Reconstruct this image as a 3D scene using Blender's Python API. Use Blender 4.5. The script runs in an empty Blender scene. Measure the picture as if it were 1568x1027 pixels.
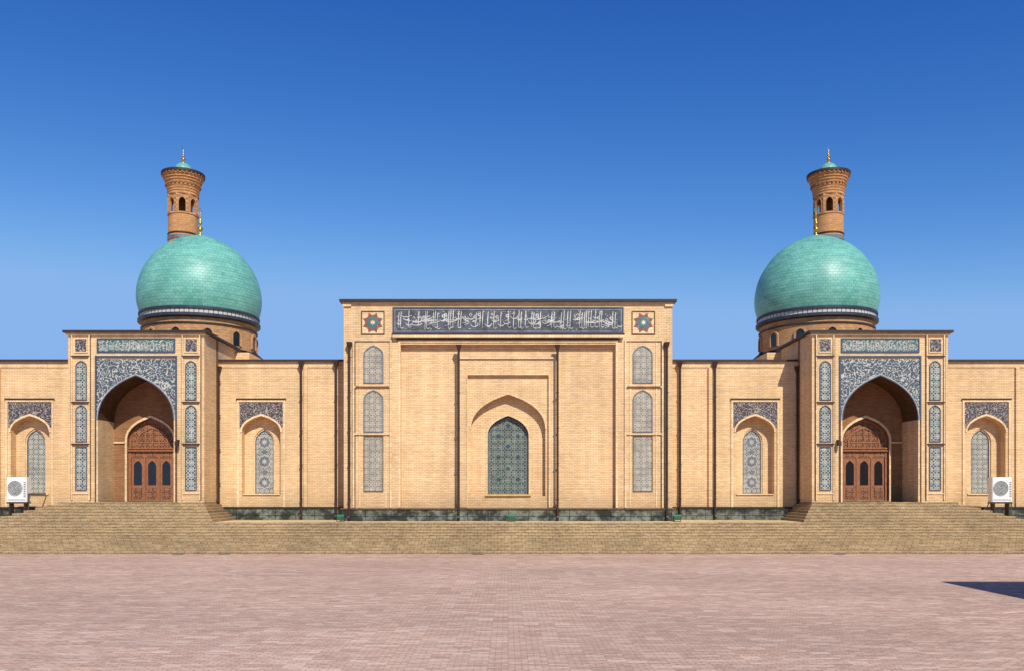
import bpy, bmesh, math, random
from mathutils import Vector, Matrix
random.seed(7)
sc=bpy.context.scene
COL=sc.collection
CH=3.2; D=52.0; F=1350.0
def zf(py,Y): return CH+(752-py)*(D+Y)/F      # survey height of a facade feature standing at depth Y

# ---------------------------------------------------------------- helpers
def empty(name,loc=(0,0,0)):
    e=bpy.data.objects.new(name,None); COL.objects.link(e); e.location=loc; e.empty_display_size=.5
    return e
def finish(bm,name,mat,parent=None,loc=(0,0,0),smooth=False,rot=None):
    bmesh.ops.recalc_face_normals(bm,faces=bm.faces)
    me=bpy.data.meshes.new(name); bm.to_mesh(me); bm.free()
    if isinstance(mat,(list,tuple)):
        for m in mat: me.materials.append(m)
    elif mat: me.materials.append(mat)
    if smooth:
        for p in me.polygons: p.use_smooth=True
    o=bpy.data.objects.new(name,me); COL.objects.link(o); o.location=loc
    if rot: o.rotation_euler=rot
    if parent: o.parent=parent
    return o
def addbox(bm,x0,x1,y0,y1,z0,z1,mi=0):
    vs=[bm.verts.new(p) for p in [(x0,y0,z0),(x1,y0,z0),(x1,y1,z0),(x0,y1,z0),(x0,y0,z1),(x1,y0,z1),(x1,y1,z1),(x0,y1,z1)]]
    for f in [(0,3,2,1),(4,5,6,7),(0,1,5,4),(1,2,6,5),(2,3,7,6),(3,0,4,7)]:
        fc=bm.faces.new([vs[i] for i in f]); fc.material_index=mi
def box(name,x0,x1,y0,y1,z0,z1,mat,parent=None,bevel=0):
    bm=bmesh.new(); addbox(bm,min(x0,x1),max(x0,x1),y0,y1,z0,z1)
    if bevel: bmesh.ops.bevel(bm,geom=bm.edges[:],offset=bevel,segments=2,affect='EDGES')
    return finish(bm,name,mat,parent)
def boxes(name,lst,mat,parent=None):
    bm=bmesh.new()
    for b in lst: addbox(bm,min(b[0],b[1]),max(b[0],b[1]),*b[2:6])
    return finish(bm,name,mat,parent)
def addpoly(bm,pts,y0,y1):
    a=[bm.verts.new((x,y0,z)) for x,z in pts]; b=[bm.verts.new((x,y1,z)) for x,z in pts]
    bm.faces.new(a); bm.faces.new(b[::-1]); n=len(pts)
    for i in range(n):
        j=(i+1)%n; bm.faces.new([a[i],b[i],b[j],a[j]])
def poly(name,pts,y0,y1,mat,parent=None):
    bm=bmesh.new(); addpoly(bm,pts,y0,y1); return finish(bm,name,mat,parent)
def arch(cx,hw,zs,za,n=14):
    h=za-zs; P=[(hw,zs),(hw,zs+.50*h),(hw*.60,zs+.80*h),(0,za)]
    r=[]
    for i in range(n+1):
        t=i/n; c=[(1-t)**3,3*t*(1-t)**2,3*t*t*(1-t),t**3]
        r.append((sum(c[k]*P[k][0] for k in range(4)),sum(c[k]*P[k][1] for k in range(4))))
    return [(cx+x,z) for x,z in r]+[(cx-x,z) for x,z in r[-2::-1]]
def U(x0,x1,zb,zt,holes):
    """plate outline with openings that reach its foot; holes=(cx,hw,zs,za) arch or (cx,hw,ztop) rect"""
    pts=[(x0,zb),(x0,zt),(x1,zt),(x1,zb)]
    for h in sorted(holes,key=lambda q:-q[0]):
        if len(h)==3:
            pts+=[(h[0]+h[1],zb),(h[0]+h[1],h[2]),(h[0]-h[1],h[2]),(h[0]-h[1],zb)]
        else:
            a=arch(*h)
            if h[2]-zb>1e-4: pts+=[(h[0]+h[1],zb)]+a+[(h[0]-h[1],zb)]
            else: pts+=a
    return pts
def filled(cx,hw,zb,zs,za): return [(cx-hw,zb),(cx+hw,zb)]+arch(cx,hw,zs,za)
def ribbon(cx,hw,zs,za,w,zb=None):
    o=arch(cx,hw+w,zs,za+w*1.25); i=arch(cx,hw,zs,za)
    if zb is not None: o=[(cx+hw+w,zb)]+o+[(cx-hw-w,zb)]; i=[(cx+hw,zb)]+i+[(cx-hw,zb)]
    return o+i[::-1]
def rectframe(x0,x1,z0,z1,w,y0,y1):
    x0,x1=min(x0,x1),max(x0,x1)
    return [(x0,x0+w,y0,y1,z0,z1),(x1-w,x1,y0,y1,z0,z1),(x0+w,x1-w,y0,y1,z1-w,z1),(x0+w,x1-w,y0,y1,z0,z0+w)]
def lathe(name,prof,loc,mat,parent=None,seg=72,smooth=True):
    bm=bmesh.new(); rings=[]
    for r,z in prof:
        if r<1e-4: rings.append([bm.verts.new((0,0,z))])
        else: rings.append([bm.verts.new((r*math.cos(2*math.pi*k/seg),r*math.sin(2*math.pi*k/seg),z)) for k in range(seg)])
    for a,b in zip(rings,rings[1:]):
        for k in range(seg):
            j=(k+1)%seg
            if len(a)==1 and len(b)==1: continue
            if len(a)==1: bm.faces.new([a[0],b[j],b[k]])
            elif len(b)==1: bm.faces.new([a[k],a[j],b[0]])
            else: bm.faces.new([a[k],a[j],b[j],b[k]])
    return finish(bm,name,mat,parent,loc,smooth)

# ---------------------------------------------------------------- materials
class NB:
    def __init__(s,name,rough=.8,spec=.3):
        s.mat=bpy.data.materials.new(name); s.mat.use_nodes=True; s.t=s.mat.node_tree
        s.b=s.t.nodes['Principled BSDF']; s.b.inputs['Roughness'].default_value=rough
        s.b.inputs['Specular IOR Level'].default_value=spec
        s.p=None
    def n(s,k): return s.t.nodes.new(k)
    def put(s,sock,v):
        if isinstance(v,bpy.types.NodeSocket): s.t.links.new(v,sock)
        elif isinstance(v,(tuple,list)) and len(v)==3 and sock.type=='RGBA': sock.default_value=(*v,1)
        else: sock.default_value=v
    def m(s,op,a,b=None,c=None):
        x=s.n('ShaderNodeMath'); x.operation=op; s.put(x.inputs[0],a)
        if b is not None: s.put(x.inputs[1],b)
        if c is not None: s.put(x.inputs[2],c)
        return x.outputs[0]
    def xyz(s,obj=False):
        if obj: src=s.n('ShaderNodeTexCoord').outputs['Object']
        else: src=s.n('ShaderNodeNewGeometry').outputs['Position']
        sp=s.n('ShaderNodeSeparateXYZ'); s.t.links.new(src,sp.inputs[0]); s.pos=src
        return sp.outputs
    def vec(s,x,y,z=0.):
        c=s.n('ShaderNodeCombineXYZ'); s.put(c.inputs[0],x); s.put(c.inputs[1],y); s.put(c.inputs[2],z); return c.outputs[0]
    def noise(s,v,scale,detail=4,rough=.55):
        x=s.n('ShaderNodeTexNoise'); s.t.links.new(v,x.inputs['Vector']); x.inputs['Scale'].default_value=scale
        x.inputs['Detail'].default_value=detail; x.inputs['Roughness'].default_value=rough; return x.outputs['Fac']
    def white(s,v):
        x=s.n('ShaderNodeTexWhiteNoise'); s.t.links.new(v,x.inputs['Vector']); return x.outputs[0]
    def ramp(s,f,a,b,lo=0.,hi=1.):
        x=s.n('ShaderNodeMapRange'); s.put(x.inputs[0],f); x.inputs[1].default_value=a; x.inputs[2].default_value=b
        x.inputs[3].default_value=lo; x.inputs[4].default_value=hi; return x.outputs[0]
    def mix(s,f,a,b,mode='MIX'):
        x=s.n('ShaderNodeMix'); x.data_type='RGBA'; x.blend_type=mode
        s.put(x.inputs[0],f); s.put(x.inputs[6],a); s.put(x.inputs[7],b); return x.outputs[2]
    def scale(s,col,f):
        x=s.n('ShaderNodeVectorMath'); x.operation='SCALE'; s.put(x.inputs[0],col); s.put(x.inputs['Scale'],f); return x.outputs[0]
    def col(s,c): s.put(s.b.inputs['Base Color'],c); return s
    def bump(s,h,dist=.02,st=.5):
        x=s.n('ShaderNodeBump'); x.inputs['Strength'].default_value=st; x.inputs['Distance'].default_value=dist
        s.t.links.new(h,x.inputs['Height']); s.t.links.new(x.outputs[0],s.b.inputs['Normal'])
    def brick(s,v,c1,c2,mo,w,h,ms=.01,off=.5):
        x=s.n('ShaderNodeTexBrick'); s.t.links.new(v,x.inputs['Vector']); x.inputs['Scale'].default_value=1
        s.put(x.inputs['Color1'],c1); s.put(x.inputs['Color2'],c2); s.put(x.inputs['Mortar'],mo)
        x.inputs['Mortar Size'].default_value=ms; x.inputs['Mortar Smooth'].default_value=.3
        x.inputs['Brick Width'].default_value=w; x.inputs['Row Height'].default_value=h; x.offset=off
        return x.outputs['Color'],x.outputs['Fac']
def plain(name,c,rough=.6,metal=0,var=.15,spec=.4):
    q=NB(name,rough,spec); q.xyz(); f=q.noise(q.pos,3.,5); q.b.inputs['Metallic'].default_value=metal
    q.col(q.scale(q.mix(0.,c,c),q.ramp(f,.3,.7,1-var,1+var))); return q.mat
def brickmat(name,c1,c2,mo,w=.30,h=.10,obj=False,cyl=False,stain=1.,base=False):
    q=NB(name,.9,.15); X,Y,Z=q.xyz(obj)[:3]
    if cyl: u=q.m('MULTIPLY',q.m('ARCTAN2',Y,X),cyl)
    else: u=q.m('ADD',X,Y)
    v=q.vec(u,Z); c,f=q.brick(v,c1,c2,mo,w,h,.010)
    big=q.noise(q.pos,.35,5,.6); mid=q.noise(q.pos,1.7,6,.7)
    st=q.noise(q.vec(q.m('MULTIPLY',u,2.2),q.m('MULTIPLY',Z,.13)),1.,5)
    fine=q.noise(q.vec(q.m('MULTIPLY',u,1.3),q.m('MULTIPLY',Z,8.)),1.6,5,.7)
    row=q.white(q.vec(q.m('FLOOR',q.m('DIVIDE',Z,h)),q.m('FLOOR',q.m('DIVIDE',u,1.7)),0.))
    c=q.mix(q.ramp(mid,.50,.70,0,.6*stain),c,(c1[0]*.96,c1[1]*.80,c1[2]*.62))
    c=q.mix(q.ramp(fine,.50,.72,0,.6),c,(min(.88,c1[0]*1.12),c1[1]*1.20,c1[2]*1.34))
    c=q.mix(q.ramp(fine,.47,.28,0,.6),c,(c2[0]*.78,c2[1]*.70,c2[2]*.60))
    c=q.scale(c,q.ramp(row,0,1,.95,1.05))
    c=q.scale(c,q.ramp(big,.3,.7,.88,1.08)); c=q.scale(c,q.ramp(st,.25,.75,.86,1.10))
    if base: # rising damp and dust just above the plinth
        g=q.ramp(q.m('ADD',Z,q.m('MULTIPLY',st,-1.6)),1.4,2.9,.76,1.); c=q.scale(c,g)
    q.col(c); h2=q.m('SUBTRACT',q.m('MULTIPLY',mid,.5),f); q.bump(h2,.015,.7); return q.mat
BR=brickmat('tan_brick',(.80,.555,.305),(.69,.455,.235),(.50,.335,.185),base=True)
BR2=brickmat('orange_brick',(.36,.18,.08),(.28,.13,.055),(.24,.14,.08),stain=.6)  # colour lowered to deepen the shade on the portal niche back
BRS=brickmat('shaded_soffit_brick',(.13,.065,.03),(.10,.048,.021),(.08,.045,.025),stain=.6)  # darkened copy of the brick, paints niche shade into the portal soffit
BRD=brickmat('pale_brick_trim',(.80,.60,.36),(.70,.50,.28),(.55,.39,.24),w=.2,h=.3)
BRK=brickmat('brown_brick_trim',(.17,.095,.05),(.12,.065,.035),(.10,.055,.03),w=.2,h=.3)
BRM=brickmat('minaret_brick',(.60,.315,.135),(.47,.235,.095),(.29,.16,.08),w=.3,h=.17,obj=True,cyl=1.1)
BRU=brickmat('drum_brick',(.50,.285,.135),(.40,.22,.10),(.30,.18,.10),w=.35,h=.17,obj=True,cyl=3.8)

def latticemat(name,bg,bg2,line,s=2.2,w=.20,sv=None,rough=.6):
    q=NB(name,rough,.3); X,Y,Z=q.xyz()[:3]; u=q.m('MULTIPLY',X,s*math.pi); v=q.m('MULTIPLY',Z,(sv or s)*math.pi)
    a=lambda e:q.m('ABSOLUTE',q.m('SINE',e))
    l=q.m('MINIMUM',q.m('MINIMUM',a(u),a(v)),q.m('MINIMUM',a(q.m('ADD',u,v)),a(q.m('SUBTRACT',u,v))))
    rad=q.m('SUBTRACT',q.m('MULTIPLY',a(q.m('ADD',u,math.pi/2)),a(q.m('ADD',v,math.pi/2))),.45)
    l=q.m('MINIMUM',l,q.m('MULTIPLY',q.m('ABSOLUTE',rad),1.2))
    f=q.ramp(l,w*.7,w*1.3,1,0); f=q.m('MULTIPLY',f,q.ramp(q.noise(q.pos,7.,3),.3,.6,.5,1.))
    base=q.mix(q.ramp(q.noise(q.pos,5.,2),.45,.55),bg,bg2)
    c=q.mix(f,base,line); c=q.scale(c,q.ramp(q.noise(q.pos,1.6,5,.7),.3,.7,.70,1.2)); q.col(c); return q.mat
def vinemat(name,bg,line,acc,s=3.,w=.09,k=5.):
    q=NB(name,.6,.3); q.xyz(); f=q.noise(q.pos,s,1.5,.4)
    fr=q.m('ABSOLUTE',q.m('SUBTRACT',q.m('FRACT',q.m('MULTIPLY',f,k)),.5)); l=q.ramp(fr,w,w*1.7,1,0)
    vo=q.n('ShaderNodeTexVoronoi'); q.t.links.new(q.pos,vo.inputs['Vector']); vo.inputs['Scale'].default_value=s*2.2
    d=q.ramp(vo.outputs['Distance'],.22,.3,1,0)
    c=q.mix(l,bg,line); c=q.mix(d,c,q.mix(q.ramp(q.noise(q.pos,s*1.3,1),.48,.52),acc,line)); q.col(c); return q.mat
LATB=latticemat('blue_lattice_tile',(.04,.065,.09),(.035,.10,.105),(.50,.48,.40),2.7,.18)
LATW=latticemat('window_lattice',(.115,.13,.125),(.075,.10,.105),(.46,.44,.37),3.4,.2)
LATG=latticemat('grey_lattice_tile',(.22,.20,.165),(.15,.165,.165),(.47,.41,.31),3.0,.2)
LATC=latticemat('green_lattice_window',(.055,.072,.062),(.042,.055,.068),(.25,.28,.225),2.6,.13)
LATK=vinemat('kufic_tile',(.06,.13,.14),(.50,.47,.38),(.06,.15,.15),4.6,.10,5.)
VIN=vinemat('floral_spandrel_tile',(.07,.085,.105),(.46,.45,.39),(.08,.19,.18),3.6,.10,5.)
VIND=vinemat('dark_floral_tile',(.055,.05,.065),(.36,.31,.25),(.24,.085,.045),4.2,.09,5.)
NAVY=plain('navy_glazed_tile',(.03,.035,.05),.5,spec=.35,var=.35)
INSC=plain('slate_blue_tile',(.072,.080,.098),.6,spec=.3,var=.5)
WHITE=plain('white_glazed_tile',(.46,.45,.40),.5,var=.2)
CALL=plain('calligraphy_tile',(.52,.51,.46),.6,var=.35)
TEAL=plain('turquoise_border_tile',(.05,.17,.17),.4)
BLUE=plain('cobalt_border_tile',(.055,.075,.115),.5)
RED=plain('red_glazed_tile',(.24,.075,.035),.5)
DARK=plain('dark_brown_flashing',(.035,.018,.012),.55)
PIPE=plain('brown_downpipe_paint',(.040,.020,.013),.5)
def woodmat():
    q=NB('carved_wood',.55,.35); X,Y,Z=q.xyz()[:3]
    f=q.noise(q.vec(q.m('MULTIPLY',X,9.),q.m('MULTIPLY',Z,1.5),Y),3.,5)
    q.col(q.mix(q.ramp(f,.35,.65),(.19,.070,.030),(.36,.145,.062))); q.bump(f,.01); return q.mat
WOOD=woodmat()
DWOOD=latticemat('dark_carved_wood',(.045,.018,.010),(.06,.025,.013),(.34,.15,.07),3.0,.2)
GLASS=plain('dark_glass',(.012,.013,.016),.08,spec=.6)
def marble():
    q=NB('green_grey_marble',.55,.3); X,Y,Z=q.xyz()[:3]
    a=q.noise(q.vec(q.m('MULTIPLY',X,.8),q.m('ADD',Z,Y)),1.1,8,.72); b=q.noise(q.pos,3.,5,.7)
    c=q.mix(q.ramp(a,.45,.57),(.028,.032,.024),(.22,.235,.185)); c=q.mix(q.ramp(b,.50,.62,0,.75),c,(.045,.041,.027))
    j,f=q.brick(q.vec(q.m('ADD',X,Y),Z),(1,1,1),(.55,.57,.55),(.12,.12,.12),1.15,.9,.02,0)
    q.col(q.mix(1.,c,j,'MULTIPLY')); return q.mat
MARB=marble()
BLACKSH=plain('black_plinth_shadow',(.02,.02,.018),.5)
def domemat():
    q=NB('turquoise_dome_tile',.44,.38); X,Y,Z=q.xyz(True)[:3]
    an=q.m('ARCTAN2',Y,X); u=q.m('MULTIPLY',an,4.); v=q.vec(u,Z)
    c,f=q.brick(v,(.165,.425,.34),(.125,.37,.295),(.07,.26,.21),.30,.19,.016)
    tone=q.noise(q.pos,.6,6,.65); row=q.noise(q.vec(q.m('MULTIPLY',u,.5),q.m('MULTIPLY',Z,3.)),1.3,5,.65)
    c=q.scale(c,q.ramp(tone,.3,.7,.84,1.14)); c=q.mix(q.ramp(row,.48,.7,0,.5),c,(.28,.52,.42))
    c=q.mix(q.ramp(row,.46,.3,0,.45),c,(.08,.28,.235))
    sp=q.white(q.vec(q.m('FLOOR',q.m('DIVIDE',u,.30)),q.m('FLOOR',q.m('DIVIDE',Z,.19))))
    c=q.mix(q.ramp(sp,.97,.99,0,.45),c,(.04,.17,.16)); c=q.scale(c,q.ramp(sp,0,1,.94,1.06))
    q.col(c); q.put(q.b.inputs['Roughness'],q.ramp(row,.3,.7,.36,.50)); q.bump(q.m('MULTIPLY',f,-1.),.006,.5); return q.mat
DOME=domemat()
def bandmat():
    q=NB('dome_ring_tile',.5,.3); X,Y,Z=q.xyz(True)[:3]; an=q.m('ARCTAN2',Y,X)
    a=q.m('ABSOLUTE',q.m('SINE',q.m('MULTIPLY',an,40.))); q.col(q.mix(q.ramp(a,.10,.45),(.08,.095,.12),(.50,.48,.42))); return q.mat
BAND=bandmat()
GOLD=plain('gilded_metal',(.62,.38,.09),.35,1.,.05)
def groundmat():
    q=NB('plaza_brick_paving',.9,.12); X,Y,Z=q.xyz()[:3]; v=q.vec(X,Y)
    W,Hh=.25,.125
    c,f=q.brick(v,(.62,.40,.295),(.48,.31,.235),(.29,.20,.155),W,Hh,.012)
    id_=q.white(q.vec(q.m('FLOOR',q.m('DIVIDE',X,.375)),q.m('FLOOR',q.m('DIVIDE',Y,Hh))))
    c=q.mix(q.ramp(id_,.72,1.,0,.7),c,(.74,.55,.43)); c=q.mix(q.ramp(id_,.24,0.,0,.75),c,(.35,.225,.175))
    fine=q.noise(q.vec(q.m('MULTIPLY',X,3.),q.m('MULTIPLY',Y,7.)),2.2,6,.8)
    mid=q.noise(q.pos,.8,6,.7); big=q.noise(q.vec(q.m('MULTIPLY',X,.6),Y),.16,5,.65)
    band=q.noise(q.vec(q.m('MULTIPLY',X,.08),q.m('MULTIPLY',Y,1.6)),1.,3,.6)
    c=q.mix(q.ramp(fine,.52,.66,0,.7),c,(.76,.56,.44)); c=q.mix(q.ramp(fine,.47,.34,0,.7),c,(.31,.20,.155))
    c=q.mix(q.ramp(mid,.5,.7,0,.45),c,(.52,.40,.32)); c=q.scale(c,q.ramp(big,.3,.7,.84,1.12)); c=q.scale(c,q.ramp(band,.3,.7,.90,1.08))
    q.col(c); q.bump(q.m('SUBTRACT',fine,f),.012,.7); return q.mat
GROUND=groundmat()
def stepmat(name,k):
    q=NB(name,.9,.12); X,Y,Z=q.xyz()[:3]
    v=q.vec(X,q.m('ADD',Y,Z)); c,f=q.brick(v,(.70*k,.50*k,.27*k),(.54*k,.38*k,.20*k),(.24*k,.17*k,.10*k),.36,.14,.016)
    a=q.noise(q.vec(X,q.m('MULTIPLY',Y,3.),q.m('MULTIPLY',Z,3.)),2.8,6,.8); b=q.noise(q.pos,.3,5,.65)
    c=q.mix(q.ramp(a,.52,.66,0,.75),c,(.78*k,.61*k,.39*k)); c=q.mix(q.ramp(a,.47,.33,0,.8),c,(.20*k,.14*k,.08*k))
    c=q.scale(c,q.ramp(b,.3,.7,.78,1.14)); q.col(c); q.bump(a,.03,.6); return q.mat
TREAD=stepmat('step_brick_lit',1.12); RISER=stepmat('step_brick_shaded',.56)  # one brick twice: treads lightened, risers darkened to paint in step shading
ACW=plain('air_conditioner_white',(.72,.72,.68),.45,var=.05); ACG=plain('dark_grille',(.05,.05,.055),.5)
METG=plain('green_lamp_housing',(.03,.16,.08),.45)

# ---------------------------------------------------------------- ground and steps
bm=bmesh.new()
vs=[bm.verts.new(p) for p in [(-400,-400,0),(400,-400,0),(400,400,0),(-400,400,0)]]; bm.faces.new(vs)
finish(bm,'plaza_ground',GROUND)
RS,TR=.154,.28; Y0=-6.9; NS=10; ZP=RS*NS; ZT=ZP+7*RS
bm=bmesh.new()
def stepbar(x0,x1,y0,y1,z0,z1):
    # long bar cut into slabs whose front arrises wander by a few millimetres
    n=max(2,int((x1-x0)/1.2)); fr=[]
    for i in range(n+1):
        x=x0+(x1-x0)*i/n; e=random.uniform(-.02,.02); d=random.uniform(-.012,.012)
        fr.append((x,y0+e,z1+d))
    A=[bm.verts.new((x,y,z0)) for x,y,z in fr]; B=[bm.verts.new(p) for p in fr]; C=[bm.verts.new((x,y1,z1)) for x,y,z in fr]; E=[bm.verts.new((x,y1,z0)) for x,y,z in fr]
    for i in range(n):
        bm.faces.new([A[i],A[i+1],B[i+1],B[i]]); bm.faces.new([B[i],B[i+1],C[i+1],C[i]])
    for i in (0,n): bm.faces.new([A[i],B[i],C[i],E[i]])
for i in range(NS):
    stepbar(-60,60,Y0+TR*i,.3,RS*i-.05,RS*(i+1))
for s in (-1,1):
    for j in range(7):
        k=7-j
        xi=s*(17.2-.16*k); xo=s*(24.75+.5*k)
        addbox(bm,min(xi,xo),max(xi,xo),Y0+TR*NS+.26*j,.2,ZP+RS*j,ZP+RS*(j+1))
bmesh.ops.recalc_face_normals(bm,faces=bm.faces)
bm.normal_update()
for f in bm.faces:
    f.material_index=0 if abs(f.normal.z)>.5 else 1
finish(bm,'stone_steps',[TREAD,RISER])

# ---------------------------------------------------------------- mosque
M=empty('mosque_building')
ZB=2.2; ZW=zf(553,0)
boxes('wing_plinth',[(-60,60,-.12,.4,ZP-.02,ZB)],MARB,M)
boxes('plinth_cap',[(-60,60,-.17,.3,ZB,ZB+.10)],BLACKSH,M)  # black strip in place of the dark shadow along the wall foot
NX=[14.56,28.2,41.5]
NHW,NZS,NZA,NZB=1.14,6.70,7.66,3.0
holes=[(s*x,NHW,NZS,NZA) for s in (-1,1) for x in NX]
poly('wing_wall_front',U(-60,60,ZB,ZW,holes),0,.6,BR,M)
boxes('wing_niche_sill',[(s*x-NHW,s*x+NHW,0.02,.6,ZB,NZB) for s in (-1,1) for x in NX],BR,M)
h2=[(s*x,.62,6.1,6.98) for s in (-1,1) for x in NX]
poly('wing_niche_back',U(-59,59,ZB,ZW-.1,h2),.6,.78,BR,M)
box('wing_core',-60,60,.82,26,.5,ZW-.3,BR,M)
bm=bmesh.new()
for s in (-1,1):
    for x in NX: addpoly(bm,filled(s*x,.61,NZB,6.1,6.96),.72,.76)
finish(bm,'wing_window_lattice',LATW,M)
GREYB=plain('grey_blue_tile',(.13,.15,.175),.5,var=.3)
PALE=plain('pale_grey_tile',(.38,.365,.32),.5,var=.3)
def starpts(c,z,r1,r2,n,rot=0): return [(c+(r1 if i%2==0 else r2)*math.cos(i*math.pi/n+rot),z+(r1 if i%2==0 else r2)*math.sin(i*math.pi/n+rot)) for i in range(2*n)]
for s in (-1,1):
    for k,x in enumerate(NX):
        c=s*x
        poly('niche_window_border',ribbon(c,.55,6.1,6.88,.07,NZB+.05),.675,.72,BRD,M)
        poly('niche_window_inner_border',ribbon(c,.50,6.1,6.80,.045,NZB+.1),.70,.719,BLUE,M)
        if k==0:
            for zc in (3.75,5.0,6.15):
                poly('window_medallion',starpts(c,zc,.44,.34,8),.705,.718,PALE,M)
                poly('window_medallion_ring',starpts(c,zc,.35,.27,8),.697,.704,GREYB,M)
                poly('window_medallion_core',starpts(c,zc,.2,.1,8),.69,.696,PALE,M)
            for zc in (4.38,5.58):
                poly('window_leaf',starpts(c,zc,.25,.12,2),.707,.718,GREYB,M)
        poly('niche_spandrel_tile',U(c-1.27,c+1.27,6.98,8.45,[(c,1.135,6.98,7.70)]),-.02,-.001,VIND,M)
        poly('niche_arch_ribbon',ribbon(c,NHW-.005,NZS,NZA,.10),-.045,-.004,BRD,M)
        boxes('niche_frame',[(c-1.42,c-1.30,-.07,0,ZB+.10,8.6),(c+1.30,c+1.42,-.07,0,ZB+.10,8.6),(c-1.30,c+1.30,-.07,0,8.48,8.6)],BRD,M)
        box('niche_frame_flashing',c-1.46,c+1.46,-.1,0,8.602,8.68,DARK,M)
        box('niche_sill_slab',c-1.1,c+1.1,-.05,.55,NZB+.002,NZB+.07,BRD,M)
boxes('wing_parapet_flashing',[(-60,60,-.15,.6,ZW,ZW+.11)],DARK,M)
boxes('wing_parapet_course',[(-60,60,-.05,0,ZW-.35,ZW-.28),(-60,60,-.05,0,ZW-.06,ZW-.001)],BRD,M)
for s in (-1,1):
    box('wing_pilaster',s*11.80,s*12.02,-.16,0,ZB+.10,ZW-.36,BR,M)
    box('wing_pilaster',s*25.0,s*25.2,-.12,0,ZB+.10,ZW-.36,BR,M)
    box('wing_pilaster',s*29.9,s*30.1,-.12,0,ZB+.10,ZW-.36,BR,M)
def pipe(x,y,z0,z1):
    bm=bmesh.new(); r=.066
    bmesh.ops.create_cone(bm,cap_ends=True,segments=12,radius1=r,radius2=r,depth=z1-z0)
    bmesh.ops.translate(bm,verts=bm.verts,vec=(x,y,(z0+z1)/2))
    g=bmesh.ops.create_cone(bm,cap_ends=True,segments=4,radius1=.09,radius2=.22,depth=.36)
    bmesh.ops.rotate(bm,verts=g['verts'],cent=(0,0,0),matrix=Matrix.Rotation(math.pi/4,3,'Z'))
    bmesh.ops.translate(bm,verts=g['verts'],vec=(x,y,z1+.1))
    z=z0+1
    while z<z1-.5:
        addbox(bm,x-.085,x+.085,y-.07,y+.1,z,z+.05); z+=2.
    g=bmesh.ops.create_cone(bm,cap_ends=True,segments=10,radius1=.07,radius2=.07,depth=.35)
    bmesh.ops.rotate(bm,verts=g['verts'],cent=(0,0,0),matrix=Matrix.Rotation(math.radians(60),3,'X'))
    bmesh.ops.translate(bm,verts=g['verts'],vec=(x,y-.14,z0-.03))
    finish(bm,'downpipe',PIPE,M)
PZ=ZP+.2
for s in (-1,1):
    pipe(s*12.15,-.24,PZ,ZW-.35); pipe(s*17.0,-.2,PZ+.9,ZW-.6); pipe(s*10.1,-.24,PZ,ZW-.3); pipe(s*38,-.24,PZ,ZW-.3)
    pipe(s*2.78,-2.42,PZ,zf(536,-2.2)); pipe(s*8.93,-2.42,PZ,zf(532,-2.2))

# ---- central portal
Yc=-2.2; zc=lambda p:zf(p,Yc); S=27.1
CT=zc(463)
poly('central_portal_front',U(-9.28,9.28,ZB,CT,[(0,6.07,zc(527))]),Yc,Yc+.35,BR,M)
poly('central_portal_field',U(-9.28,9.28,ZB,CT,[(0,2.12,6.75,8.72)]),Yc+.35,Yc+.80,BR,M)
poly('central_portal_niche_back',U(-9.28,9.28,ZB,CT,[(0,1.18,6.35,7.55)]),Yc+.80,Yc+1.12,BR,M)
box('central_portal_core',-9.28,9.28,Yc+1.12,3.,ZB,CT,BR,M)
boxes('central_portal_sill',[(-2.12,2.12,Yc+.36,Yc+.80,ZB,2.95)],BR,M)
box('central_sill_slab',-1.3,1.3,Yc+.25,Yc+.9,2.952,3.05,plain('ochre_sill',(.55,.36,.10)),M)
poly('central_window_lattice',filled(0,1.17,2.96,6.35,7.53),Yc+1.05,Yc+1.08,LATC,M)
poly('central_window_border',ribbon(0,1.05,6.35,7.38,.06,3.06),Yc+1.0,Yc+1.05,GREYB,M)
FL=plain('green_flower_tile',(.13,.165,.13),.5,var=.5); FL2=plain('blue_flower_tile',(.035,.05,.08),.5,var=.5)
for i in range(3):
    for sx in (-1,0,1):
        zz=(3.9,5.2,6.4)[i]+(.62 if sx==0 else 0)
        if zz>7.1: continue
        poly('central_window_flower',starpts(sx*.56,zz,.27,.17,8),Yc+1.035,Yc+1.045,FL,M)
        poly('central_window_flower_core',starpts(sx*.56,zz,.16,.09,6),Yc+1.02,Yc+1.034,FL2,M)
poly('central_niche_ribbon',ribbon(0,2.115,6.75,8.72,.07),Yc+.30,Yc+.348,BRD,M)
poly('central_window_arch_ribbon',ribbon(0,1.185,6.35,7.55,.06,3.06),Yc+.76,Yc+.798,BRD,M)
poly('central_inner_frame',U(-2.85,2.85,ZB+.1,zc(546),[(0,2.3,zc(573))]),Yc+.20,Yc+.35,BR,M)
boxes('central_inner_frame_trim',[(-2.9,2.9,Yc+.10,Yc+.20,zc(546)-.08,zc(546)+.04),(-2.36,-2.3,Yc+.14,Yc+.20,ZB+.1,zc(573)),(2.3,2.36,Yc+.14,Yc+.20,ZB+.1,zc(573)),(-2.36,2.36,Yc+.14,Yc+.20,zc(573)+.001,zc(573)+.06)],BRD,M)
boxes('central_recess_edge',[(-6.2,-6.08,Yc-.05,Yc,ZB+.1,zc(524)),(6.08,6.2,Yc-.05,Yc,ZB+.1,zc(524)),(-6.2,6.2,Yc-.05,Yc,zc(524)+.001,zc(522)+.06)],BRD,M)
boxes('central_ledge',[(-6.5,6.5,Yc-.26,Yc,zc(517),zc(513))],BRD,M)
boxes('central_ledge_flashing',[(-6.55,6.55,Yc-.31,Yc,zc(513)+.001,zc(513)+.06),(-6.3,6.3,Yc-.10,Yc,zc(524)+.13,zc(524)+.2)],DARK,M)
boxes('central_top_flashing',[(-9.5,9.5,Yc-.24,3.2,CT+.001,CT+.13)],DARK,M)
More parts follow.
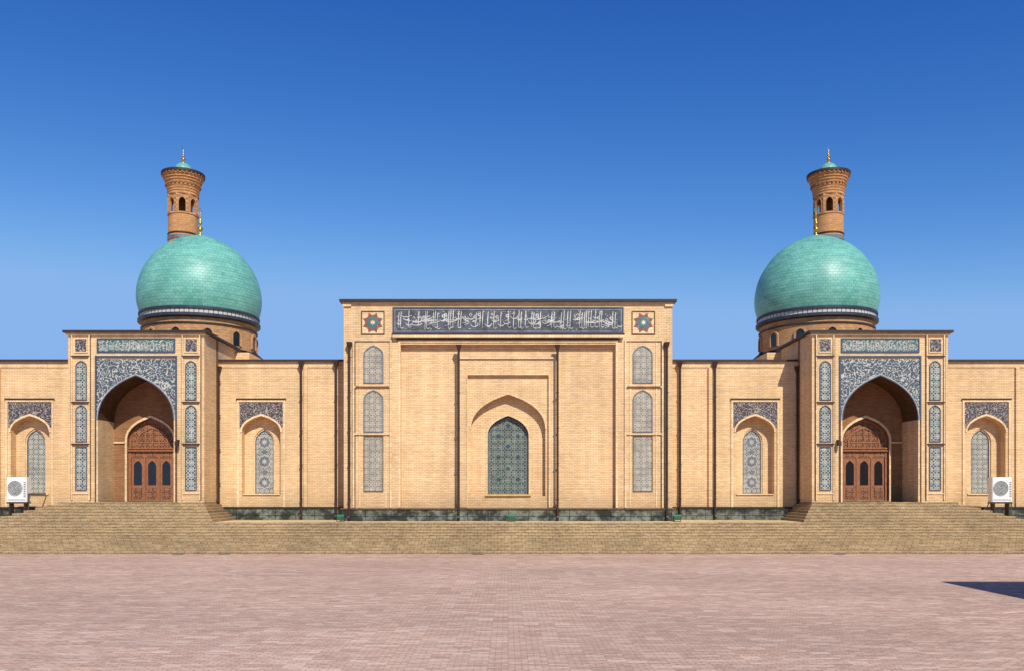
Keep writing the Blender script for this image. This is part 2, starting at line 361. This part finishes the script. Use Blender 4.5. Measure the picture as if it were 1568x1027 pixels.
boxes('central_top_course',[(-9.35,9.35,Yc-.07,Yc,CT-.16,CT),(-9.35,-9.28,Yc,3.,CT-.16,CT),(9.28,9.35,Yc,3.,CT-.16,CT)],BRD,M)
boxes('central_plinth',[(-9.4,9.4,Yc-.12,-.14,ZP-.02,ZB)],MARB,M)
boxes('central_plinth_cap',[(-9.45,9.45,Yc-.18,-.18,ZB,ZB+.07)],BRK,M)
boxes('lightning_rod',[(2.85,2.87,0,.02,CT+.12,CT+.42),(2.78,2.94,-.02,.04,CT+.13,CT+.17)],DARK,M)
# inscription band
iz0,iz1=zc(509),zc(473); ix=6.44
box('inscription_band',-ix,ix,Yc-.02,Yc-.001,iz0,iz1,INSC,M)
boxes('inscription_border',rectframe(-ix-.08,ix+.08,iz0-.08,iz1+.08,.08,Yc-.05,Yc-.001),BLUE,M)
boxes('inscription_inner_line',rectframe(-ix+.04,ix-.04,iz0+.04,iz1-.04,.025,Yc-.032,Yc-.021),PALE,M)
def stroke(bm,pts,w0,w1,y):
    n=len(pts); L=[];R=[]
    for i,(x,z) in enumerate(pts):
        a=pts[max(i-1,0)];b=pts[min(i+1,n-1)]; dx,dz=b[0]-a[0],b[1]-a[1]; l=math.hypot(dx,dz) or 1
        t=i/(n-1); w=.9*(w0+(w1-w0)*t)*(.75+.5*math.sin(math.pi*t))/2
        L.append(bm.verts.new((x-dz/l*w,y,z+dx/l*w))); R.append(bm.verts.new((x+dz/l*w,y,z-dx/l*w)))
    for i in range(n-1): bm.faces.new([L[i],R[i],R[i+1],L[i+1]])
bm=bmesh.new(); H=iz1-iz0; x=-ix+.16; cnt=0
while x<ix-.2:
    cnt+=1; y=Yc-.026-.0006*(cnt%9); r=random.random(); b=iz0+H*(.16+.08*random.random())
    top=iz0+H*(.82+.12*random.random())
    if r<.42:
        stroke(bm,[(x+.03,top),(x+.0,iz0+H*.6),(x-.02,b)],.055,.03,y); adv=.09+.06*random.random()
        if random.random()<.6: stroke(bm,[(x-.01,b),(x+.07,b-.04),(x+.17,b+.03)],.045,.03,y-.006); adv+=.02
    elif r<.78:
        R0=.10+.12*random.random(); cz=iz0+H*(.28+.42*random.random())
        stroke(bm,[(x+R0-R0*math.cos(a),cz-R0*.8*math.sin(a)) for a in [math.pi*k/8 for k in range(9)]],.03,.055,y)
        if random.random()<.7: stroke(bm,[(x+R0*.4,cz+.1),(x+R0*.9,cz+.18),(x+R0*1.3,cz+.11),(x+R0*.9,cz+.04)],.04,.03,y-.006)
        adv=R0*.85
    else:
        cz=iz0+H*(.35+.4*random.random()); R0=.07
        stroke(bm,[(x+R0+R0*math.cos(a),cz+R0*math.sin(a)) for a in [2*math.pi*k/9 for k in range(10)]],.045,.045,y)
        stroke(bm,[(x+R0*2,cz),(x+.14,cz-.22),(x-.08,cz-.28)],.045,.03,y-.006); adv=.12
    for _ in range(3):
        if random.random()<.8:
            dx=x+random.uniform(-.05,.12); dz=iz0+H*random.choice([.14,.4,.5,.6,.68,.76,.88])+random.uniform(-.04,.04); d=random.uniform(.018,.032)
            q=[bm.verts.new((dx+a,y-.009,dz+c)) for a,c in ((-d,0),(0,-d),(d,0),(0,d))]; bm.faces.new(q)
    if random.random()<.16:
        zz=iz0+H*random.uniform(.3,.7); stroke(bm,[(x-.3,zz+.05),(x-.1,zz-.03),(x+.15,zz-.02),(x+.36,zz+.07)],.03,.05,y-.012)
    x+=adv
bm.normal_update()
for f in bm.faces: 
    if f.normal.y>0: f.normal_flip()
me=bpy.data.meshes.new('inscription_calligraphy'); bm.to_mesh(me); bm.free(); me.materials.append(CALL)
o=bpy.data.objects.new('inscription_calligraphy',me); COL.objects.link(o); o.parent=M
def tilepanel(x0,x1,z0,z1,Y,mat,arched,par=M,bord=BLUE,w=.055):
    x0,x1=min(x0,x1),max(x0,x1); cx=(x0+x1)/2; hw=(x1-x0)/2
    if arched:
        za=z1; zs=z1-hw*1.0
        poly('tile_panel',filled(cx,hw,z0,zs,za),Y-.012,Y-.001,mat,par)
        poly('tile_panel_border',ribbon(cx,hw-.01,zs,za-.01,w,z0),Y-.045,Y-.0015,bord,par)
        box('tile_panel_foot',x0-w,x1+w,Y-.045,Y-.0015,z0-w,z0-.001,bord,par)
    else:
        box('tile_panel',x0,x1,Y-.012,Y-.001,z0,z1,mat,par)
        boxes('tile_panel_border',rectframe(x0-w,x1+w,z0-w,z1+w,w,Y-.045,Y-.0015),bord,par)
for s in (-1,1):
    a,b=s*(778-586)/S,s*(778-558)/S
    tilepanel(a,b,zc(585),zc(530),Yc,LATG,True,bord=GREYB)
    tilepanel(a,b,zc(660),zc(598),Yc,LATG,True,bord=GREYB)
    tilepanel(a,b,zc(751),zc(668),Yc,LATG,False,bord=BRK,w=.04)
    boxes('pilaster_moulding',[(s*(a0-.05),s*(a0+.05),Yc-.10,Yc,ZB+.1,zc(520)) for a0 in (6.62,8.72)]+
          [(s*6.67,s*8.67,Yc-.08,Yc,zc(z)-.04,zc(z)+.04) for z in (521,592,664)]+[(s*6.86,s*6.92,Yc-.035,Yc,ZB+.1,zc(524)),(s*8.34,s*8.40,Yc-.035,Yc,ZB+.1,zc(524))],BRD,M)
    boxes('pilaster_shadow_line',[(s*8.62,s*8.665,Yc-.03,Yc,ZB+.1,zc(524)),(s*8.60,s*6.7,Yc-.10,Yc-.081,zc(592)-.03,zc(592)+.04),(s*8.78,s*8.82,Yc-.03,Yc,ZB+.1,zc(524))],BRK,M)  # dark strips painted in as shadows beside the mouldings
    box('pilaster_pier_cap',s*8.85,s*9.34,Yc-.1,Yc,zc(470),zc(466),BRD,M)
    cx=s*(778-571)/S; cz=zc(494.5)
    def star(r1,r2,n,y,mat,nm,rot=0):
        poly(nm,starpts(cx,cz,r1,r2,n,rot),y,y+.01,mat,M)
    boxes('rosette_frame',rectframe(cx-.66,cx+.66,cz-.66,cz+.66,.05,Yc-.045,Yc-.001),BRK,M)
    box('rosette_ground',cx-.6,cx+.6,Yc-.012,Yc-.001,cz-.6,cz+.6,BRD,M)
    star(.60,.40,8,Yc-.026,RED,'rosette_outer_star',math.pi/8); star(.46,.30,8,Yc-.038,GREYB,'rosette_mid_star'); star(.33,.20,8,Yc-.05,TEAL,'rosette_inner_star'); star(.17,.08,8,Yc-.062,BRD,'rosette_core')

# ---- side portals
Ys=-2.5; zs_=lambda p:zf(p,Ys); S2=F/(D+Ys)
def finial(x,y,z,h,P,k=.62):
    L=[(.2,0),(.22,.04),(.1,.12),(.06,.2),(.06,.26),(.2,.34),(.24,.42),(.2,.5),(.06,.58),(.05,.68),(.13,.75),(.15,.82),(.12,.88),(.05,.95),(.045,1.15),(.03,1.5),(0,1.62)]
    lathe('finial_spire',[(r*k*1.1,t*h/1.65) for r,t in L],(x,y,z-.03),GOLD,P,16)
    bm=bmesh.new()
    for i in range(14):
        a0=math.radians(30+300*i/14); a1=math.radians(30+300*(i+1)/14)
        w=lambda t:.02+.035*math.sin(math.pi*t)
        def pt(a,t,sg): r=.11+sg*w(t)/2; return (r*math.cos(a+math.radians(30)),r*math.sin(a+math.radians(30)))
        q=[pt(a0,i/14,-1),pt(a0,i/14,1),pt(a1,(i+1)/14,1),pt(a1,(i+1)/14,-1)]
        addpoly(bm,q,-.015,.015)
    finish(bm,'finial_crescent',TEAL,P,(x,y,z+h-.02))
def side_portal(s):
    P=empty('portal_block'); P.parent=M
    cx=s*569.5/S2; HW=3.82; T=zs_(510); ZZ=ZT
    AH,AS,AA=2.13,zs_(642),zs_(574)
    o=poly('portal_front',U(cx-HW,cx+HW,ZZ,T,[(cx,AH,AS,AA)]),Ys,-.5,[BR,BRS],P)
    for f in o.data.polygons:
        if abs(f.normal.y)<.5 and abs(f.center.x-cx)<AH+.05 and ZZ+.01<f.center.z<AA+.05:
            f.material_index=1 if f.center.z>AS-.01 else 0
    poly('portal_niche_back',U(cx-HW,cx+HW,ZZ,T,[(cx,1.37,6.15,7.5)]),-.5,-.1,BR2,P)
    box('portal_core',cx-HW,cx+HW,-.1,3.2,ZZ,T,BR,P)
    box('portal_base',cx-HW,cx+HW,Ys+.02,3.,ZP,ZZ,MARB,P)
    box('portal_roof_flashing',cx-HW-.22,cx+HW+.22,Ys-.22,3.4,T+.001,T+.13,DARK,P)
    boxes('portal_cornice',[(cx-HW-.08,cx+HW+.08,Ys-.09,Ys,T-.14,T)],BRD,P)
    poly('portal_spandrel_tile',U(cx-2.2,cx+2.2,AS,zs_(549),[(cx,AH+.05,AS,AA+.06)]),Ys-.02,Ys-.001,VIN,P)
    poly('portal_arch_ribbon',ribbon(cx,AH,AS,AA,.07),Ys-.06,Ys-.0015,PALE,P)
    poly('portal_arch_ribbon_inner',ribbon(cx,AH-.03,AS,AA-.04,.05),Ys-.075,Ys-.061,BLUE,P)
    boxes('portal_jamb_rope',[(cx+q*AH,cx+q*(AH+.08),Ys-.05,Ys,ZZ,AS-.001) for q in (-1,1)],BRD,P)
    boxes('portal_field_frame',[(cx-2.30,cx-2.21,Ys-.06,Ys,AS,zs_(547)),(cx+2.21,cx+2.30,Ys-.06,Ys,AS,zs_(547)),(cx-2.30,cx+2.30,Ys-.06,Ys,zs_(547)+.001,zs_(545)+.03)],BLUE,P)
    boxes('portal_field_frame_lower',[(cx-2.30,cx-2.21,Ys-.06,Ys,ZZ,AS-.001),(cx+2.21,cx+2.30,Ys-.06,Ys,ZZ,AS-.001)],BRK,P)
    for q in (-1,1):
        a,b=cx+q*2.80,cx+q*3.36
        tilepanel(a,b,zs_(611),zs_(553),Ys,LATB,True,P,BLUE,.045); tilepanel(a,b,zs_(675),zs_(621),Ys,LATB,True,P,BLUE,.045)
        tilepanel(a,b,zs_(749),zs_(685),Ys,LATB,False,P,BLUE,.045); tilepanel(a-q*.02,b+q*.06,zs_(538),zs_(519),Ys,VIND,False,P,BRD)
        boxes('strip_moulding',[(cx+q*w0,cx+q*(w0+.06),Ys-.08,Ys,ZZ+.1,zs_(514)) for w0 in (2.58,3.56)]+[(cx+q*2.64,cx+q*3.56,Ys-.045,Ys,zs_(z)-.03,zs_(z)+.03) for z in (545.5,616,680,755)],BRD,P)
        boxes('strip_shadow_line',[(cx+q*w0,cx+q*(w0+.04),Ys-.03,Ys,ZZ+.1,zs_(514)) for w0 in (2.535,3.63)],BRK,P)  # brown strips standing in for the thin shadows of the mouldings
        boxes('strip_moulding_dark',[(cx+q*2.60,cx+q*3.6,Ys-.10,Ys-.081,zs_(z)-.03,zs_(z)+.05) for z in (545.5,616,680)],DARK,P)  # dark bars, the same painted shadow lines across the strip
    box('portal_kufic_band',cx-2.12,cx+2.12,Ys-.02,Ys-.001,zs_(537),zs_(520),LATK,P)
    bm=bmesh.new(); k0,k1=zs_(536),zs_(521); xx=cx-2.05; i=0
    while xx<cx+1.95:
        i+=1; y=Ys-.03; hh=k1-k0; w=random.choice([.05,.05,.06])
        addbox(bm,xx,xx+w,y,Ys-.021,k0+.04,k0+hh*random.uniform(.55,.95))
        if random.random()<.6: addbox(bm,xx+w,xx+w+.11,y,Ys-.021,k0+.04,k0+.1)
        if random.random()<.4: addbox(bm,xx+w,xx+w+.09,y,Ys-.021,k0+hh*.42,k0+hh*.42+.05)
        xx+=random.uniform(.13,.22)
    finish(bm,'portal_kufic_letters',PALE,P)
    boxes('portal_kufic_border',rectframe(cx-2.2,cx+2.2,zs_(539.5),zs_(517.5),.075,Ys-.05,Ys-.001),BLUE,P)
    poly('inner_arch_ribbon',ribbon(cx,1.365,6.15,7.5,.12,ZZ),-.56,-.501,BRD,P)
    boxes('niche_string_course',[(cx-2.12,cx-1.5,-.58,-.501,6.0,6.1),(cx+1.5,cx+2.12,-.58,-.501,6.0,6.1)],BRD,P)
    DZ=zf(692,-.2)
    poly('tympanum_lattice',filled(cx,1.36,DZ,6.15,7.49),-.22,-.16,DWOOD,P)
    poly('tympanum_inner_arch',ribbon(cx,.85,6.1,6.9,.09,DZ+.29),-.27,-.221,WOOD,P)
    poly('tympanum_outer_arch',ribbon(cx,1.24,6.15,7.33,.1,DZ+.29),-.27,-.221,WOOD,P)
    boxes('tympanum_bars',[(cx+o_-.03,cx+o_+.03,-.26,-.221,DZ+.285,6.9) for o_ in (-.4,0,.4)]+[(cx-.84,cx+.84,-.255,-.221,6.05,6.12)],WOOD,P)
    boxes('door_frame',[(cx-1.36,cx-1.2,-.36,-.15,ZZ,DZ),(cx+1.2,cx+1.36,-.36,-.15,ZZ,DZ),(cx-1.36,cx+1.36,-.4,-.15,DZ+.001,DZ+.28),(cx-.47,cx-.37,-.32,-.15,ZZ,DZ),(cx+.37,cx+.47,-.32,-.15,ZZ,DZ),(cx-1.2,cx-.47,-.32,-.15,DZ-.3,DZ),(cx-.37,cx+.37,-.32,-.15,DZ-.3,DZ),(cx+.47,cx+1.2,-.32,-.15,DZ-.3,DZ)],WOOD,P)
    boxes('door_transom_panels',[(cx+o_-.28,cx+o_+.28,-.335,-.321,DZ-.24,DZ-.06) for o_ in (-.83,0,.83)],DWOOD,P)
    boxes('door_lintel_moulding',[(cx-1.4,cx+1.4,-.46,-.401,DZ+.05,DZ+.1),(cx-1.4,cx+1.4,-.46,-.401,DZ+.2,DZ+.26)],WOOD,P)
    for o_ in (-.835,0,.835):
        hw=.355
        poly('door_leaf',U(cx+o_-hw,cx+o_+hw,ZZ+.95,DZ-.3,[(cx+o_,.24,DZ-.85,DZ-.5)]),-.28,-.22,WOOD,P)
        box('door_leaf_lower',cx+o_-hw,cx+o_+hw,-.28,-.22,ZZ+.02,ZZ+.95,WOOD,P)
        box('door_carved_panel',cx+o_-.25,cx+o_+.25,-.295,-.281,ZZ+.15,ZZ+.8,DWOOD,P)
        box('door_glass',cx+o_-.3,cx+o_+.3,-.23,-.20,ZZ+.95,DZ-.35,GLASS,P)
    box('door_threshold',cx-1.36,cx+1.36,-.55,-.1,ZZ+.002,ZZ+.06,RISER,P)
    boxes('wall_lamp',[(cx+s*-2.45,cx+s*-2.35,Ys-.3,Ys,6.0,6.1),(cx+s*-2.5,cx+s*-2.3,Ys-.4,Ys-.2,5.75,6.0)],DARK,P)
    # ---- dome
    DY=7.8; S3=F/(D+DY); zd=lambda p:CH+(752-p)/S3
    prof=[(86,486),(88.5,478),(90.5,468),(91,458),(90,446),(87,433),(82,420),(75,408),(66,396),(56,386),(45,378),(33,371.5),(21,366.5),(11,363),(4,361),(0,360)]
    pp=[]
    for i in range(len(prof)-1):
        p0=prof[max(i-1,0)];p1=prof[i];p2=prof[i+1];p3=prof[min(i+2,len(prof)-1)]
        for k in range(4):
            t=k/4
            pp.append(tuple(.5*((2*p1[c])+(-p0[c]+p2[c])*t+(2*p0[c]-5*p1[c]+4*p2[c]-p3[c])*t*t+(-p0[c]+3*p1[c]-3*p2[c]+p3[c])*t**3) for c in (0,1)))
    pp.append(prof[-1])
    loc=(cx,DY,0)
    lathe('dome_shell',[(max(r,0)/S3,zd(y)) for r,y in pp],loc,DOME,P,96)
    g=lambda L:[(r/S3,zd(y)) for r,y in L]
    lathe('dome_ring_dark',g([(85,486),(88,486),(88,489.5),(84,489.5)]),loc,NAVY,P,72,False)
    lathe('dome_ring_pattern',g([(86,489.6),(86,495.5)]),loc,BAND,P,72)
    lathe('dome_ring_lower',g([(84,495.5),(89,495.5),(89,499.5),(83,501)]),loc,NAVY,P,72,False)
    lathe('drum',g([(83,500),(83,541)]),loc,BRU,P,72)
    lathe('drum_ring',g([(83,508),(84.8,508),(84.8,510),(83,510)]),loc,DARK,P,72,False)
    lathe('drum_skirt',g([(84,538),(88,542),(104,556),(104,559)]),loc,DARK,P,8,False)
    box('dome_base_block',cx-4.7,cx+4.7,DY-4.7,DY+4.7,ZW-.4,zd(556),BR,P)
    for k in range(12):
        a=math.radians(-90+26-30+30*k); r=83/S3
        bm=bmesh.new(); addpoly(bm,filled(0,.28,zd(536),zd(523),zd(516)),-.03,.2)
        finish(bm,'drum_window',GLASS,P,(cx+r*math.cos(a),DY+r*math.sin(a),0),rot=(0,0,a+math.pi/2))
        bm=bmesh.new(); addpoly(bm,ribbon(0,.28,zd(523),zd(516),.12,zd(536)),-.1,.2)
        finish(bm,'drum_window_frame',BRU,P,(cx+r*math.cos(a),DY+r*math.sin(a),0),rot=(0,0,a+math.pi/2))
    finial(cx,DY,zd(361),1.75,P,.75)
for s in (-1,1): side_portal(s)

# ---- minarets
def minaret(s):
    MY=16.; S4=F/(D+MY); zm=lambda p:CH+(752-p)/S4
    X=s*494/S4-.17
    N=empty('minaret',(X,MY,0))
    g=lambda L:[(r/S4,zm(y)) for r,y in L]
    lathe('shaft',[(1.2,0.5),(1.17,10)]+g([(22,380),(21.8,345),(21.8,332)]),(0,0,0),BRM,N,48)
    lathe('blue_ring',g([(22,365),(22.8,365),(22.8,371),(22,371)]),(0,0,0),GREYB,N,48,False)
    lathe('ring_low',g([(21.8,360),(22.8,360.5),(22.8,362),(21.8,362.5)]),(0,0,0),DARK,N,48,False)
    lathe('lantern_floor',g([(0,333),(22.6,333),(23,331),(22,330),(0,330)]),(0,0,0),BRM,N,48,False)
    lathe('lantern_core',g([(4.5,330),(4.5,305)]),(0,0,0),BRS,N,16)
    n=8; Ra=21.4/S4; hwid=Ra*math.tan(math.pi/n)
    for k in range(n):
        a=2*math.pi*k/n+math.radians(-90+ (16 if s<0 else -16))
        bm=bmesh.new(); addpoly(bm,U(-hwid,hwid,zm(330),zm(302),[(0,.25,zm(316),zm(308))]),0,.18)
        finish(bm,'lantern_bay',BRM,N,(Ra*math.cos(a),Ra*math.sin(a),0),rot=(0,0,a+math.pi/2))
        bm=bmesh.new(); addpoly(bm,ribbon(0,.25,zm(316),zm(308),.05,zm(330)),-.03,.0)
        finish(bm,'lantern_arch_trim',BRM,N,(Ra*math.cos(a),Ra*math.sin(a),0),rot=(0,0,a+math.pi/2))
    prof=[(22.5,303)]; y=302; r=22.3
    for k in range(8):
        prof+= [(r+.7,y),(r+.7,y-1.2),(r,y-1.5)]
        y-=4.0; r+=[.3,.5,.8,1.0,1.3,1.5,1.4,1.0][k]; prof.append((r,y+.2))
    prof+=[(30.5,270.5),(31.2,270),(31.2,267.5),(29,267),(12,266)]
    lathe('corbelled_crown',g(prof),(0,0,0),BRM,N,48,False)
    bm=bmesh.new()
    for (rr,yy,h_,nn) in ((25.6,288,2.2,26),(30.6,273.5,2.4,30)):
        for k in range(nn):
            a=2*math.pi*k/nn; R=rr/S4; mt=Matrix.Rotation(a,4,'Z')
            before=len(bm.verts); addbox(bm,R-.1,R+.04,-.06,.06,zm(yy),zm(yy-h_)); bm.verts.ensure_lookup_table()
            for v in bm.verts[before:]: v.co=mt@v.co
    finish(bm,'crown_dentils',BR2,N)
    lathe('crown_rim',g([(30.8,270.8),(32,270.8),(32,267.6),(30.8,267.2)]),(0,0,0),DARK,N,48,False)
    lathe('cupola',g([(13.5,266.5),(13.5,264),(13.2,260),(11.5,256),(8.5,253),(5,251),(0,249.5)]),(0,0,0),DOME,N,32)
    lathe('cupola_ring',g([(13,267),(14.6,267),(14.6,264.8),(13,264.5)]),(0,0,0),WHITE,N,32,False)
    finial(0,0,zm(250),1.15,N,.7)
for s in (-1,1): minaret(s)

# ---------------------------------------------------------------- air conditioners
def ac(x):
    z0=2.6; E=empty('air_conditioner',(x,-1.9,0))
    box('casing',-.56,.56,-.24,.24,z0,z0+1.42,ACW,E,.03)
    bm=bmesh.new()
    for R in (.40,.33,.26,.19,.12,.05):
        for k in range(28):
            a0=2*math.pi*k/28;a1=2*math.pi*(k+1)/28
            addpoly(bm,[(-.08+R*math.cos(a0),z0+.8+R*math.sin(a0)),(-.08+(R+.02)*math.cos(a0),z0+.8+(R+.02)*math.sin(a0)),(-.08+(R+.02)*math.cos(a1),z0+.8+(R+.02)*math.sin(a1)),(-.08+R*math.cos(a1),z0+.8+R*math.sin(a1))],-.285,-.27)
    finish(bm,'fan_guard',ACW,E)
    bm=bmesh.new(); addpoly(bm,[(-.08+.42*math.cos(2*math.pi*k/32),z0+.8+.42*math.sin(2*math.pi*k/32)) for k in range(32)],-.26,-.241); finish(bm,'fan_opening',ACG,E)
    boxes('side_vents',[(.4,.52,-.25,-.241,z0+.3+.1*i,z0+.34+.1*i) for i in range(9)]+[(-.5,.5,-.25,-.241,z0+.12,z0+.15)],ACG,E)
    boxes('stand',[(-.45,-.38,-.2,.2,ZP,z0),(.38,.45,-.2,.2,ZP,z0),(-.6,.6,-.22,-.16,z0-.07,z0-.001),(-.6,.6,.14,.2,z0-.07,z0-.001)],DARK,E)
    boxes('refrigerant_pipe',[(.57,.62,-.1,-.05,ZP+.3,z0+.5),(.57,.62,-.05,1.75,z0+.42,z0+.5)],ACG,E)
ac(-27.8); ac(27.95)
# ---------------------------------------------------------------- floodlights on the terrace
def flood(x):
    E=empty('floodlight',(x,-3.2,ZP))
    boxes('bracket',[(-.22,.22,-.08,.08,0,.03),(-.22,-.19,-.03,.03,.03,.3),(.19,.22,-.03,.03,.03,.3)],DARK,E)
    bm=bmesh.new(); addpoly(bm,[(-.17,.12),(.17,.12),(.2,.36),(-.2,.36)],-.1,.1); bmesh.ops.rotate(bm,verts=bm.verts,cent=(0,0,.24),matrix=Matrix.Rotation(math.radians(25),3,'X')); finish(bm,'housing',METG,E)
    box('lens',-.15,.15,.10,.125,.16,.33,GLASS,E)
for px in (-473,-255,5,257,474): flood(px/27.5)
for px in (-503,-433,-46,505):
    x=px/29.9
    boxes('drain_grate',[(x-.28,x+.28,Y0-.24,Y0-.2,.004,.02),(x-.28,x+.28,Y0-.08,Y0-.04,.004,.02)]+[(x-.28+.07*k,x-.25+.07*k,Y0-.2,Y0-.08,.004,.018) for k in range(8)],ACG)

# ---------------------------------------------------------------- neighbouring building (unseen, form invented, placed so its corner shades the plaza)
NBD=empty('neighbouring_building')
az=math.radians(19); el=math.radians(43)
HB=6.0; L=HB/math.tan(el); bx=15.4+L*math.sin(az); by=-20.7-L*math.cos(az)
poly('front_wall',U(bx,bx+24,.5,HB,[(bx+3+4*k,.9,3.0,3.8) for k in range(5)]),by-.5,by-.0,BR,NBD)
box('core',bx,bx+24,by-14,by-.55,.5,HB-.02,BR,NBD)
box('base',bx-.1,bx+24.1,by-14.1,by+.1,0.0,.5,MARB,NBD)
box('roof_flashing',bx-.001,bx+24.1,by-14.1,by+.001,HB+.001,HB+.1,DARK,NBD)
boxes('windows',[(bx+3.1+4*k-.9,bx+3+4*k+.8,by-.54,by-.45,.9,3.6) for k in range(5)],LATW,NBD)

# ---------------------------------------------------------------- light, sky, camera
sv=Vector((math.sin(az)*math.cos(el),-math.cos(az)*math.cos(el),math.sin(el)))
sun=bpy.data.lights.new('sun','SUN'); sun.energy=5.0; sun.angle=math.radians(.5); sun.color=(1,.95,.86)
so=bpy.data.objects.new('sun',sun); COL.objects.link(so); so.rotation_euler=sv.to_track_quat('Z','Y').to_euler(); so.location=(20,-40,40)
w=bpy.data.worlds.new('World'); sc.world=w; w.use_nodes=True; nt=w.node_tree
bg=nt.nodes['Background']; sky=nt.nodes.new('ShaderNodeTexSky'); sky.sky_type='NISHITA'; sky.sun_disc=False
sky.sun_elevation=el; sky.sun_rotation=math.pi-az; sky.air_density=1.0; sky.dust_density=.3; sky.ozone_density=4.0; sky.altitude=400
sep=nt.nodes.new('ShaderNodeSeparateColor'); cmb=nt.nodes.new('ShaderNodeCombineColor'); nt.links.new(sky.outputs[0],sep.inputs[0])
for i,(p,k,mx) in enumerate(((2.5,10.,.25),(1.65,2.35,.46),(1.0,1.42,.84))):
    def mm(op,a,b):
        n=nt.nodes.new('ShaderNodeMath'); n.operation=op; nt.links.new(a,n.inputs[0]); n.inputs[1].default_value=b; return n.outputs[0]
    v=mm('MULTIPLY',sep.outputs[i],.1); v=mm('POWER',v,p); v=mm('MULTIPLY',v,k)
    n=nt.nodes.new('ShaderNodeMath'); n.operation='SMOOTH_MIN'; nt.links.new(v,n.inputs[0]); n.inputs[1].default_value=mx; n.inputs[2].default_value=.12*mx/.44
    v=mm('MAXIMUM',n.outputs[0],0.); v=mm('MULTIPLY',v,10.)
    nt.links.new(v,cmb.inputs[i])
nt.links.new(cmb.outputs[0],bg.inputs['Color']); bg.inputs['Strength'].default_value=.10
cam=bpy.data.cameras.new('camera'); co=bpy.data.objects.new('camera',cam); COL.objects.link(co)
co.location=(0,-D,CH); co.rotation_euler=(math.pi/2,0,0)
cam.sensor_width=36; cam.lens=36*F/1568; cam.shift_x=6/1568; cam.shift_y=(752-513.5)/1568; cam.clip_end=2000; cam.clip_start=.1
sc.camera=co
sc.view_settings.view_transform='Standard'; sc.view_settings.look='None'; sc.view_settings.exposure=0
